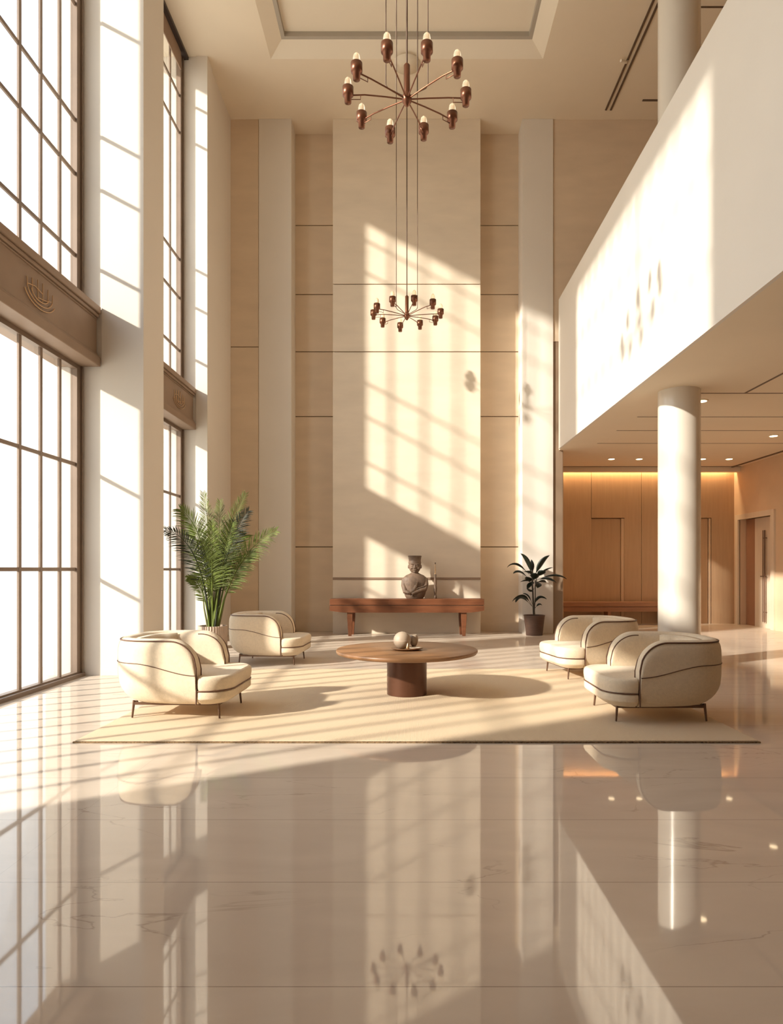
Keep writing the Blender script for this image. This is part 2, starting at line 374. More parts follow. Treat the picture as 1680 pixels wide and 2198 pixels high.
tr(12, MB().box(3.41, 3.66, YB + 0.06, 18.2, 0, ZM1 + 0.02).box(3.415, XR + 0.4, YB + 0.03, YB + 0.1, ZM1 - 0.9, ZC), M['stone_tan'], 'plain tan wall above the mezzanine beside the pilaster')
bb = MB().box(-4.1, -3.45, YB, YB + 0.05, 0, 0.2).box(-2.69, -1.7, 15.72, 15.76, 0, 0.22).box(1.7, 2.69, 15.72, 15.76, 0, 0.22)
bevel(struct('baseboard_back', bb, M['stone_tan'], 'low stone skirting along the back wall', 'baseboard'), 0.004)

# right-hand mezzanine: deep white parapet, slab, corridor below
mz = MB().box(XM, XM + 0.05, -4.0, 15.05, ZM0, ZM1).box(XM + 0.05, XM + 0.22, -4.0, 15.05, ZM0 + 0.1, ZM1)
struct('wall_mezzanine', mz, M['white_plaster'], 'deep white mezzanine parapet running along the right side', 'balcony wall')
sl = MB()
ys = [-4.0, 10.28, 10.32, 11.88, 11.92, 13.05, 13.09, 14.38, 14.42, 17.62]
sl.box(XM + 0.22, XR + 0.4, -4.0, 17.6, ZM0 + 0.05, 6.6)
# soffit boards with open slots between them
sl.box(XM + 0.05, 4.2, -4.0, 17.6, ZM0, ZM0 + 0.05)
for a, b_ in zip(ys[0::2], ys[1::2]): sl.box(4.2, XR + 0.4, a, b_, ZM0, ZM0 + 0.05)
sl.box(3.66, XR + 0.4, 17.6, 18.5, 4.42, 6.6)
sl.box(3.66, XR, 17.68, 17.86, 4.15, 4.42)
struct('ceiling_soffit', sl, M['ceiling'], 'tan soffit under the mezzanine with thin slots', 'ceiling')
tr(13, MB().box(5.31, 5.35, 4.0, 10.28, ZM0 - 0.006, ZM0).box(8.79, 8.85, 6.0, 17.68, ZM0 - 0.02, ZM0), M['track'], 'dark lengthwise slots in the soffit under the mezzanine')
tr(14, MB().box(4.2, XR, 10.275, 10.325, ZM0 - .002, ZM0+.03).box(4.2, XR, 11.88, 11.92, ZM0 - .002, ZM0+.03).box(4.2, XR, 13.05, 13.09, ZM0 - .002, ZM0+.03).box(4.2, XR, 14.38, 14.42, ZM0 - .002, ZM0+.03).box(3.66, XR, 17.6, 17.68, ZM0 - .002, ZM0+.03), M['track'], 'dark crosswise slots in the soffit under the mezzanine')

# corridor
k = MB()
px_ = [3.64, 5.09, 5.96, 6.47, 7.9, 8.38, 9.05]
k.box(3.66, 5.085, YK, YK + 0.08, 0, 4.42)
k.box(5.095, 6.00, YK, YK + 0.08, 2.92, 4.42)
k.box(6.00, 6.465, YK, YK + 0.08, 0, 4.42).box(6.475, 7.45, YK, YK + 0.08, 0, 4.42)
k.box(7.45, 8.40, YK, YK + 0.08, 2.92, 4.42).box(8.40, XR, YK, YK + 0.08, 0, 4.42)
k.box(3.4, 9.6, YK + 0.12, YK + 0.5, 0, 4.6)
struct('wall_corridor', k, M['wall_wood'], 'honey wood panelled wall at the end under the mezzanine', 'wall')
d = bpy.data.objects.new('door_1', None); COL.objects.link(d); d.location = (5.55, YK, 0); tag(d, 'flush honey wood door in the panelled wall left of the column', 'door', kind='structure')
MB().box(-0.45, 0.36, 0.05, 0.09, 0, 2.90).build('door_leaf', M['wall_wood'], d)
MB().box(0.37, 0.45, 0.02, 0.09, 0, 2.90).build('door_trim', M['wall_corr'], d)
d = bpy.data.objects.new('door_2', None); COL.objects.link(d); d.location = (7.92, YK, 0); tag(d, 'flush honey wood door in the panelled wall right of the column', 'door', kind='structure')
MB().box(-0.46, 0.40, 0.05, 0.09, 0, 2.90).build('door_leaf', M['wall_wood'], d)
MB().box(0.42, 0.46, 0.0, 0.09, 0, 2.90).build('door_trim', M['wall_corr'], d)

# right wall with the portal
r = MB()
r.box(XR, XR + 0.5, -4.6, 16.13, 0, ZC).box(XR, XR + 0.5, 17.72, 18.5, 0, 4.5).box(XR, XR + 0.5, 16.13, 17.72, 2.86, ZC).box(XR, XR + 0.5, 17.72, 18.5, 4.5, 6.6)
r.box(XR + 0.5, XR + 0.56, 15.9, 17.9, 0, 3.2)
struct('wall_right', r, M['wall_corr'], 'plain tan right wall under the mezzanine', 'wall')
r = MB().box(XR - 0.05, XR + 0.02, 15.98, 16.13, 0, 2.98).box(XR - 0.05, XR + 0.02, 17.72, 17.86, 0, 2.98).box(XR - 0.05, XR + 0.02, 16.13, 17.72, 2.84, 2.98)
tr(15, r, M['door'], 'pale surround framing the door on the right wall')
d = bpy.data.objects.new('door_3', None); COL.objects.link(d); d.location = (XR, 16.13, 0); tag(d, 'pale door with long vertical pull in the right wall', 'door', kind='structure')
MB().box(0.16, 0.22, 0.0, 1.10, 0, 2.84).build('door_leaf', M['door'], d)
MB().box(0.18, 0.22, 1.10, 1.58, 0, 2.84).build('side_panel', M['door_rev'], d)
h = MB().tube([(0.10, 0.52, 0.15), (0.10, 0.52, 2.5)], 0.018, 8).tube([(0.10, 0.60, 0.15), (0.10, 0.60, 2.5)], 0.012, 8)
for z in (0.4, 2.3): h.tube([(0.10, 0.52, z), (0.17, 0.52, z)], 0.01, 6).tube([(0.10, 0.60, z), (0.17, 0.60, z)], 0.008, 6)
h.tube([(0.10, 0.45, 1.32), (0.10, 0.72, 1.32)], 0.012, 6)
h.build('door_handle', M['piping'], d)

# unseen wall behind the camera, finish darkened to deepen shade in view; wall above the corridor
struct('wall_rear', MB().box(-5.6, 9.6, -4.9, -4.6, 0, 12.6), M['rear'], 'plain unseen wall closing the near end, dark wood added to cut bounce light', 'wall')

# columns
def column(z0, z1, label):
    p = MB().lathe([(0.312, 0), (0.312, z1 - z0)], seg=64)
    o = p.build('column', M['column']); o.location = (4.255, 10.2, z0)
    tag(o, label, 'column'); return o
column(0, ZM0, 'round polished white column under the mezzanine')
column(6.6, ZC, 'upper round white column rising behind the mezzanine parapet')

# ceiling track light and slots
t = thing('ceiling_track', (4.6, 12.5, ZC), 'thin twin brown track running along the ceiling by the column', 'track light')
MB().box(-0.075, -0.035, -2.6, 2.4, -0.02, 0).build('rail', M['track'], t)
MB().box(0.035, 0.075, -2.6, 2.4, -0.02, 0).build('rail', M['track'], t)
s = MB().tube([(-0.05, 0.93, -0.02), (-0.08, 0.93, -0.08)], 0.012, 8).tube([(-0.08, 0.93, -0.06), (-0.22, 0.86, -0.08)], 0.028, 12)
s.build('spot_head', M['dish'], t)
o = MB().box(5.27, 8.9, 14.57, 14.62, ZC - 0.012, ZC).box(5.43, 8.9, 12.16, 12.19, ZC - 0.012, ZC).build('ceiling_slot', M['track'])
tag(o, 'dark short slots in the ceiling beside the upper column', 'ceiling slot', kind='structure')

# downlights
for i, (x, y, lab) in enumerate([
        (5.14, 16.4, 'small round downlight in the soffit, leftmost of the far row'),
        (5.84, 16.4, 'small round downlight in the soffit, just left of the column'),
        (7.43, 16.4, 'small round downlight in the soffit, just right of the column'),
        (8.10, 16.4, 'small round downlight in the soffit, rightmost of the far row'),
        (7.62, 13.56, 'small round downlight in the soffit, alone near the right edge'),
        (4.72, 10.42, 'tiny downlight in the soffit touching the column top')]):
    if i == 5: y = 10.75; x = 4.86
    t = thing('downlight', (x, y, ZM0), lab, 'downlight', 'downlights under the mezzanine')
    MB().lathe([(0.10, -0.012), (0.10, 0.0), (0.07, 0.0), (0.07, -0.012)], seg=24).build('rim', M['dish'], t)
    MB().lathe([(0.075, -0.016), (0.075, -0.0125)], seg=24).build('lamp', M['lamp_on'], t)
    l = bpy.data.lights.new('downlight_glow', 'SPOT'); l.energy = 14; l.color = (1.0, 0.74, 0.46); l.spot_size = 2.0; l.spot_blend = 0.8; l.shadow_soft_size = 0.06
    lo = bpy.data.objects.new('downlight_glow', l); COL.objects.link(lo); lo.parent = t; lo.location = (0, 0, -0.03)
# cove strip
l = bpy.data.lights.new('cove_light', 'AREA'); l.shape = 'RECTANGLE'; l.size = 5.1; l.size_y = 0.06; l.energy = 36; l.color = (1.0, 0.72, 0.40)
lo = bpy.data.objects.new('cove_light', l); COL.objects.link(lo); lo.location = (6.35, 17.92, 4.36)

# ================================================================== CHANDELIERS
def make_chandelier(loc, label, cabs, rot):
    t = thing('chandelier', loc, label, 'chandelier', 'radial chandeliers over the lobby')
    MB().lathe([(0.0, -0.10), (0.03, -0.07), (0.055, -0.03), (0.06, 0.02), (0.042, 0.06), (0.037, 0.08), (0.037, 0.40), (0.02, 0.42), (0.012, 0.43)], seg=20).build('hub', M['bronze'], t)
    zt = (TZ + 0.10 if loc[1] < 13.0 else ZC) - loc[2]
    for cx, cy in cabs:
        if cx == 0: MB().tube([(0, 0, 0.42), (0, 0, zt)], 0.011, 8).build('stem', M['cable'], t)
        else:
            rr = 0.007
            MB().tube([(cx * 0.1, cy * 0.1, 0.03), (cx * 0.9, cy * 0.9, 0.13), (cx, cy, 0.17), (cx, cy, 0.25), (cx, cy, zt)], rr, 6).build('cable', M['cable'], t)
    MB().lathe([(0.33, 0), (0.33, -0.025), (0.0, -0.03)] if loc[1] < 13 else [(0.28, 0), (0.28, -0.02), (0.0, -0.025)], (0, 0, zt), 32).build('canopy', M['ceiling'], t)
    for kk in range(10):
        a = rot + math.radians(18 + 36 * kk); dx, dy = math.sin(a), -math.cos(a)
        R = 0.70; zs = 0.02 * math.sin(kk * 2.1)
        arm = MB().tube([(dx * 0.04, dy * 0.04, 0.0), (dx * 0.25, dy * 0.25, 0.02 + zs * .5), (dx * 0.5, dy * 0.5, 0.035 + zs), (dx * (R - 0.03), dy * (R - 0.03), 0.03 + zs)], 0.0085, 8).build('arm', M['bronze'], t)
        # small square bracket under each holder
        bx = MB(); q = [(R - 0.15, 0.03), (R - 0.15, -0.02), (R - 0.03, -0.02), (R - 0.03, 0.03)]
        bx.tube([(dx * u, dy * u, z + zs) for u, z in q], 0.005, 6).build('bracket', M['bronze'], arm)
        cx, cy = dx * R, dy * R
        hold = MB().lathe([(0.0, -0.06), (0.040, -0.06), (0.043, 0.01), (0.058, 0.02), (0.066, 0.03), (0.066, 0.125), (0.060, 0.125), (0.058, 0.08), (0.0, 0.08)], (cx, cy, zs), 20).build('lamp_holder', M['bronze'], t)
        bu = MB().lathe([(0.0, 0.08), (0.036, 0.09), (0.042, 0.14), (0.043, 0.18), (0.036, 0.215), (0.018, 0.238), (0.004, 0.243)], (cx, cy, zs), 16).build('bulb', M['bulb'], hold)
    return t
C1 = (0.0, 7.75, EYE + (VY - 213) * 7.75 / F)
C2 = (0.0, 13.55, EYE + (VY - 678) * 13.55 / F)
make_chandelier(C1, 'large copper chandelier of ten radiating arms, nearer and higher in the photo', [(-0.25, 0), (-0.127, 0.1), (0, 0), (0.127, 0.1), (0.25, 0)], 0.0)
make_chandelier(C2, 'copper chandelier hanging before the central wall panel, smaller in the photo', [(-0.22, 0), (0, 0), (0.22, 0)], math.radians(-6))
lg = MB()

# ================================================================== ARMCHAIRS
def shell_path(n_arm=10, n_back=36):
    """(point, inward normal, distance from nearest arm front)"""
    pts = []
    W, XF, XC, XB, e = 0.54, 0.30, -0.10, -0.62, 2.7
    for i in range(n_arm * 2):
        x = XF + (XC - XF) * (i / (n_arm * 2)); pts.append((x, -W))
    for i in range(n_back + 1):
        a = PI * i / n_back - PI / 2
        cx, sy = math.cos(a), math.sin(a)
        pts.append((XC + (XB - XC) * abs(cx) ** (2 / e), W * math.copysign(abs(sy) ** (2 / e), sy)))
    for i in range(1, n_arm * 2 + 1):
        x = XC + (XF - XC) * (i / (n_arm * 2)); pts.append((x, W))
    # refine spacing near the fronts is enough with 20 steps
    out = []
    n = len(pts); ss = [0.0]
    for i in range(1, n): ss.append(ss[-1] + math.dist(pts[i], pts[i - 1]))
    for i, p in enumerate(pts):
        a = Vector(pts[max(0, i - 1)]); b_ = Vector(pts[min(n - 1, i + 1)]); t_ = (b_ - a).normalized()
        nrm = Vector((-t_.y, t_.x))
        c_ = Vector((0.0, 0.0)) - Vector(p)
        if nrm.dot(c_) < 0: nrm = -nrm
        out.append((Vector(p), nrm, min(ss[i], ss[-1] - ss[i])))
    return out
def top_h(s_, R=0.27, H=0.80):
    if s_ >= R: return H + 0.0
    return H - R + math.sqrt(max(0, R * R - (R - s_) ** 2))
ZB = 0.14
def make_armchair(loc, rz, label):
    t = thing('armchair', loc, label, 'armchair', 'cream barrel armchairs around the round table', rz)
    path = shell_path(); rings = []
    for p, nrm, s_ in path:
        h = top_h(s_)
        prof = [(0.13, ZB), (0.075, ZB + 0.02), (0.035, ZB + 0.07), (0.01, ZB + 0.16), (0.0, ZB + 0.26), (0.0, h - 0.13), (0.006, h - 0.08), (0.022, h - 0.035), (0.05, h - 0.008),
                (0.092, h), (0.135, h - 0.012), (0.168, h - 0.045), (0.188, h - 0.10), (0.17, 0.37), (0.165, ZB + 0.04)]
        # the back of the tub leans out and tucks under more than the arms
        bk = max(0.0, min(1.0, (0.1 - p.x) / 0.6))
        ring = []
        for o_, z in prof:
            tuck = 0.10 * bk * max(0.0, 1 - (z - ZB) / 0.24) ** 2
            q = p + nrm * (o_ + tuck); ring.append((q.x, q.y, z))
        rings.append(ring)
    sh = MB().rings(rings, True, True); o = sh.build('shell', M['fabric'], t)
    ss = o.modifiers.new('s', 'SUBSURF'); ss.levels = 1; ss.render_levels = 1
    # dark piping: up each arm front and round the top outer edge
    pp = []
    front = lambda p, nrm: [(p + nrm * 0.02).x + 0.004, (p + nrm * 0.02).y]
    p, nrm, s_ = path[0]; x, y = front(p, nrm); zt = top_h(0) - 0.02
    pp += [(x, y, z) for z in (ZB + 0.02, 0.2, 0.3, 0.4, zt)]
    for p, nrm, s_ in path[1:-1]:
        q = p + nrm * 0.028; pp.append((q.x, q.y, top_h(s_) - 0.024))
    p, nrm, s_ = path[-1]; x, y = front(p, nrm)
    pp += [(x, y, z) for z in (zt, 0.4, 0.3, 0.2, ZB + 0.02)]
    MB().tube(pp, 0.0075, 8).build('piping', M['piping'], t)
    # inner piping on the arm fronts
    ip = []
    for p, nrm, s_ in path[:16]:
        q = p + nrm * 0.160; ip.append((q.x + (0.004 if s_ == 0 else 0), q.y, top_h(s_) - 0.04))
    p, nrm, _ = path[0]; q = p + nrm * 0.160
    ip = [(q.x + 0.004, q.y, 0.40)] + ip
    MB().tube(ip, 0.006, 6).build('piping', M['piping'], t)
    ip2 = [(x, -y, z) for x, y, z in ip]
    MB().tube(ip2, 0.006, 6).build('piping', M['piping'], t)
    # waist seam dipping towards the arm fronts
    sp = []
    for p, nrm, s_ in path:
        u = min(1, s_ / 0.62); u = u * u * (3 - 2 * u)
        z = 0.445 + 0.115 * u
        bk = 0
        q = p - nrm * 0.001; sp.append((q.x, q.y, z))
    MB().tube(sp, 0.0045, 6).build('seam', M['piping'], t)
    # T-shaped seat base and cushion
    def outline(xf, wf, wi, xi, xb, rc, n=18):
        pts = [(xb, -wi), (xi, -wi), (xi, -wf)]
        for i in range(n + 1):
            a = -PI / 2 + PI / 2 * i / n; pts.append((xf - rc + rc * math.cos(a), -(wf - rc) + rc * math.sin(a)))
        for i in range(n + 1):
            a = PI / 2 * i / n; pts.append((xf - rc + rc * math.cos(a), (wf - rc) + rc * math.sin(a)))
        return pts + [(xi, wf), (xi, wi), (xb, wi)]
    def slab(z0, z1, xf, wf, rc, r0=0.03, r1=0.03, crown=0.0, under=0.0):
        rr = []
        for ins, z in ((r0 + under, z0), (r0 * 0.3 + under * .45, z0 + (z1 - z0) * 0.22), (0, z0 + (z1 - z0) * 0.45), (0, z1 - r1), (r1 * 0.3, z1 - r1 * 0.3), (r1, z1)):
            rr.append([(x, y, z) for x, y in outline(xf - ins, wf - ins, 0.36, 0.315, -0.34, max(0.05, rc - ins))])
        m = MB().rings(rr, True, False)
        m.add(rr[0], [tuple(range(len(rr[0])))]); m.add(rr[-1], [tuple(range(len(rr[0])))])
        return m
    bevel(slab(ZB + 0.01, 0.285, 0.615, 0.52, 0.26, 0.02, 0.012, under=0.07).build('seat_base', M['fabric'], t), 0.008)
    bevel(slab(0.283, 0.296, 0.618, 0.523, 0.26, 0.003, 0.003).build('piping', M['piping'], t), 0.002, 1)
    bevel(slab(0.295, 0.43, 0.62, 0.525, 0.26, 0.012, 0.035).build('seat_cushion', M['fabric'], t), 0.01)
    # loose back cushion following the tub
    br = []
    inner = [q for q in path if q[2] > 0.50]
    for i, (p, nrm, s_) in enumerate(inner):
        u = min(1.0, min(i, len(inner) - 1 - i) / 3.0); th = 0.02 + 0.085 * math.sin(u * PI / 2)
        o0 = 0.165
        h = 0.775
        prof = [(o0, 0.42), (o0 + th * .8, 0.42), (o0 + th, 0.50), (o0 + th * 1.03, 0.60), (o0 + th * .85, h - 0.05), (o0 + th * .45, h - 0.005), (o0 + 0.01, h)]
        br.append([((p + nrm * o_).x, (p + nrm * o_).y, z) for o_, z in prof])
    MB().rings(br).build('back_cushion', M['fabric'], t)
    # legs and frame rail
    for sx, sy in ((-0.38, -0.36), (-0.38, 0.36), (0.47, -0.36), (0.47, 0.36)):
        MB().tube([(sx + (0.015 if sx > 0 else -0.015), sy * 1.03, 0.0), (sx, sy, ZB + 0.03)], [0.0095, 0.014], 10).build('leg', M['leg'], t)
    f = MB()
    for sy in (-0.36, 0.36): f.box(-0.39, 0.48, sy - 0.012, sy + 0.012, ZB - 0.012, ZB + 0.015)
    for sx in (-0.38, 0.47): f.box(sx - 0.012, sx + 0.012, -0.36, 0.36, ZB - 0.012, ZB + 0.015)
    f.build('frame_rail', M['leg'], t)
    return t
RT = 0.022
ch = make_armchair((-2.33, 6.86, RT), math.radians(-2), 'cream barrel armchair at the front left, its side turned to the view')
def put(loc, rz, label):
    c_ = copy_tree(ch); c_.location = loc; c_.rotation_euler = (0, 0, rz); c_['label'] = label; return c_
put((-2.23, 10.62, 0.0), math.radians(-3), 'cream barrel armchair at the back left beside the palm pot')
put((2.52, 6.72, RT), math.radians(180), 'front right barrel armchair whose taupe shaded side faces the view')
put((2.58, 9.22, RT), math.radians(180 + 10), 'far right cream armchair behind the shaded front right one')

# ================================================================== RUG
r = thing('rug', (0.06, 7.6, 0), 'large flat beige woven rug under the round table and armchairs', 'rug')
rm = MB().box(-2.93, 2.98, -1.96, 2.1, 0.0, 0.02); bevel(rm.build('rug_field', M['rug'], r), 0.006)
MB().box(-2.94, 2.99, -1.978, -1.955, 0.0, 0.013).build('edge_binding', M['rug_edge'], r)

# ================================================================== ROUND TABLE
t = thing('round_table', (0, 7.76, RT), 'low round wooden table on a brown drum base', 'table')
MB().lathe([(0.0, 0.475), (0.78, 0.475), (0.825, 0.487), (0.838, 0.505), (0.838, 0.52), (0.832, 0.53), (0.0, 0.53)], seg=96).build('tabletop', M['oak'], t)
MB().lathe([(0.236, 0.0), (0.236, 0.475)], seg=64).build('drum_base', M['drum'], t)
TT = RT + 0.53
t = thing('wooden_platter', (-0.0, 7.66, TT), 'shallow oval wooden platter in the middle of the round table', 'platter')
pl = MB().lathe([(0.0, 0.0), (0.12, 0.0), (0.18, 0.018), (0.19, 0.026), (0.185, 0.028), (0.12, 0.012), (0.0, 0.012)], seg=48)
pl.v = [(x, y * 0.8, z) for x, y, z in pl.v]
pl.build('platter_bowl', M['oak'], t)
PT = TT + 0.014
t = thing('ceramic_globe', (-0.055, 7.66, PT), 'large round ribbed ceramic globe on the platter', 'ornament')
pr = []
for i in range(25):
    a = -PI / 2 * 0.93 + PI * 0.965 * i / 24; rr = 0.102 + (0.0015 if i % 2 else 0)
    pr.append((rr * math.cos(a), 0.1 + rr * math.sin(a)))
MB().lathe(pr, seg=40).build('globe', M['ceramic'], t)
MB().lathe([(0.1025, 0.095), (0.105, 0.1), (0.1025, 0.105)], seg=40).build('band', M['pot_pale'], t)
t = MB().lathe([(0.0, 0.0), (0.022, 0.0), (0.035, 0.02), (0.05, 0.06), (0.053, 0.09), (0.048, 0.12), (0.036, 0.14), (0.03, 0.142), (0.044, 0.10), (0.03, 0.03), (0, 0.02)], seg=32).build('ceramic_cup', M['ceramic'])
t.location = (0.082, 7.755, PT + 0.016); tag(t, 'small pale ceramic cup behind the round globe', 'cup')
t = MB().lathe([(0.0, 0.0), (0.05, 0.0), (0.078, 0.01), (0.08, 0.014), (0.05, 0.006), (0, 0.006)], seg=40).build('saucer', M['dish'])
t.location = (0.09, 7.60, PT + 0.012); tag(t, 'small white dish at the right of the platter', 'dish')
t = MB().lathe([(0.0, 0.0), (0.016, 0.004), (0.02, 0.02), (0.014, 0.045), (0.003, 0.075)], seg=16).build('carved_bud', M['gold'])
t.location = (0.01, 7.555, PT + 0.004); tag(t, 'tiny pointed copper bud in front of the globe', 'ornament')

# ================================================================== CONSOLE
CT = 0.835
t = thing('console_table', (0.0, 14.83, 0), 'long low reddish wooden console against the central panel', 'console table')
bevel(MB().box(-1.73, 1.73, -0.24, 0.24, 0.70, CT).build('tabletop', M['walnut'], t), 0.006)
MB().box(-1.715, 1.715, -0.225, 0.225, 0.682, 0.70).build('shadow_groove', M['piping'], t)
ap = MB(); n = 10; prof = [(-1.73, 0.682), (-1.73, 0.575)] + [(-1.73 + 0.40 * (i / n), 0.575 - 0.045 * math.sin(PI / 2 * i / n)) for i in range(1, n + 1)]
prof2 = [(-x, z) for x, z in reversed(prof)]; pf = prof + prof2
ap.add([(x, -0.24, z) for x, z in pf] + [(x, 0.24, z) for x, z in pf], [tuple(range(len(pf))), tuple(reversed(range(len(pf), 2 * len(pf))))] + [(i, (i + 1) % len(pf), len(pf) + (i + 1) % len(pf), len(pf) + i) for i in range(len(pf))])
ap.build('apron', M['walnut'], t)
for sx in (-1, 1):
    for sy in (-0.17, 0.17):
        x0 = sx * (1.28 if sy < 0 else 1.25)
        m_ = MB(); a = 0.062; b_ = 0.036
        m_.rings([[(x0 - a, sy - .035, 0.55), (x0 + a, sy - .035, 0.55), (x0 + a, sy + .035, 0.55), (x0 - a, sy + .035, 0.55)],
                  [(x0 - a * .98, sy - .033, 0.40), (x0 + a * .98, sy - .033, 0.40), (x0 + a * .98, sy + .033, 0.40), (x0 - a * .98, sy + .033, 0.40)],
                  [(x0 - b_, sy - .022, 0.0), (x0 + b_, sy - .022, 0.0), (x0 + b_, sy + .022, 0.0), (x0 - b_, sy + .022, 0.0)]], False)
        bevel(m_.build('leg', M['walnut'], t), 0.006)

# ================================================================== BUST
t = thing('stone_bust', (0.18, 14.83, CT), 'carved dark stone bust with a tall flat hat and folded arms', 'statue')
m_ = MB()
def ering(cx, cy, z, rx, ry, n=28, e=2.3):
    out = []
    for k_ in range(n):
        a = 2 * PI * k_ / n; ca, sa = math.cos(a), math.sin(a)
        out.append((cx + rx * math.copysign(abs(ca) ** (2 / e), ca), cy + ry * math.copysign(abs(sa) ** (2 / e), sa), z))
    return out
m_.rings([ering(0, 0, z, rx, ry) for z, rx, ry in [(0, 0.185, 0.12), (0.04, 0.215, 0.135), (0.12, 0.245, 0.15), (0.22, 0.27, 0.16), (0.33, 0.292, 0.165), (0.41, 0.29, 0.16), (0.48, 0.26, 0.145), (0.53, 0.20, 0.12), (0.565, 0.12, 0.09), (0.60, 0.07, 0.075), (0.66, 0.065, 0.075)]])
m_.rings([ering(0, -0.01, z, rx, ry, e=2.1) for z, rx, ry in [(0.575, 0.04, 0.05), (0.605, 0.085, 0.095), (0.65, 0.118, 0.12), (0.71, 0.138, 0.135), (0.77, 0.140, 0.135), (0.80, 0.138, 0.13)]])
m_.rings([ering(0, -0.005, z, rx, ry, e=2.1) for z, rx, ry in [(0.79, 0.142, 0.134), (0.81, 0.147, 0.138), (0.86, 0.136, 0.13), (0.96, 0.150, 0.138), (0.975, 0.150, 0.138), (0.975, 0.14, 0.13)]])
# upper arms, folded forearms, hands
m_.tube([(-0.235, -0.02, 0.45), (-0.25, -0.06, 0.30), (-0.215, -0.11, 0.16), (-0.12, -0.155, 0.14), (-0.02, -0.18, 0.20), (0.03, -0.175, 0.29)], [0.06, 0.062, 0.058, 0.045, 0.036, 0.028], 12)
m_.tube([(0.235, -0.02, 0.45), (0.25, -0.06, 0.32), (0.225, -0.11, 0.22), (0.13, -0.155, 0.20), (0.0, -0.175, 0.15), (-0.07, -0.178, 0.11)], [0.06, 0.062, 0.058, 0.046, 0.036, 0.03], 12)
m_.ell((0.035, -0.185, 0.33), (0.032, 0.02, 0.045)).ell((-0.13, -0.18, 0.15), (0.04, 0.022, 0.03))
for q in range(4):
    m_.tube([(0.012 + q * 0.015, -0.195, 0.345), (0.014 + q * 0.016, -0.20, 0.385), (0.018 + q * 0.015, -0.19, 0.41 - abs(q - 1.4) * 0.008)], [0.008, 0.008, 0.006], 6)
    m_.tube([(-0.15, -0.19, 0.172 - q * 0.015), (-0.185, -0.185, 0.18 - q * 0.017)], [0.008, 0.006], 6)
m_.tube([(0.005, -0.195, 0.33), (-0.012, -0.20, 0.36)], [0.009, 0.007], 6)
# face
m_.rings([ering(0, -0.14, z, rx, ry, 10, 2) for z, rx, ry in [(0.688, 0.032, 0.022), (0.70, 0.030, 0.030), (0.735, 0.016, 0.020), (0.775, 0.014, 0.012)]])
for sx in (-1, 1):
    m_.ell((sx * 0.058, -0.128, 0.738), (0.030, 0.016, 0.013)).ell((sx * 0.06, -0.130, 0.778), (0.046, 0.026, 0.011), Matrix.Rotation(sx * -0.2, 3, 'Y'))
    m_.ell((sx * 0.143, 0.0, 0.725), (0.016, 0.028, 0.045)).ell((sx * 0.075, -0.112, 0.690), (0.032, 0.024, 0.026))
m_.ell((0, -0.134, 0.660), (0.044, 0.018, 0.010)).ell((0, -0.127, 0.638), (0.036, 0.018, 0.010)).ell((0, -0.10, 0.61), (0.036, 0.034, 0.022))
o = m_.build('figure', M['statue'], t)
rmod = o.modifiers.new('r', 'REMESH'); rmod.mode = 'VOXEL'; rmod.voxel_size = 0.0055; rmod.use_smooth_shade = True
MB().lathe([(0.150, 0.945), (0.156, 0.955), (0.150, 0.965)], seg=32).build('hat_band', M['statue'], t)
sh = MB()
sh.tube([(0.26, -0.13, 0.31), (0.16, -0.172, 0.27), (0.05, -0.185, 0.235), (-0.02, -0.175, 0.16), (-0.07, -0.16, 0.06)], 0.012, 8).build('drape_fold', M['statue'], t)

t = thing('carved_spindle', (0.645, 14.83, CT), 'slender dark carved spindle ornament standing right of the bust', 'ornament')
MB().lathe([(0.0, 0.0), (0.036, 0.0), (0.034, 0.05), (0.024, 0.10), (0.034, 0.16), (0.038, 0.22), (0.028, 0.30), (0.034, 0.36), (0.03, 0.42), (0.024, 0.50), (0.027, 0.53), (0.015, 0.56)], seg=16).build('body', M['statue'], t)
MB().lathe([(0.015, 0.56), (0.008, 0.60), (0.014, 0.64), (0.010, 0.68), (0.006, 0.74), (0.008, 0.78)], seg=12).build('stem', M['gold'], t)
MB().ell((0, 0, 0.80), (0.014, 0.014, 0.022)).build('finial', M['statue'], t)

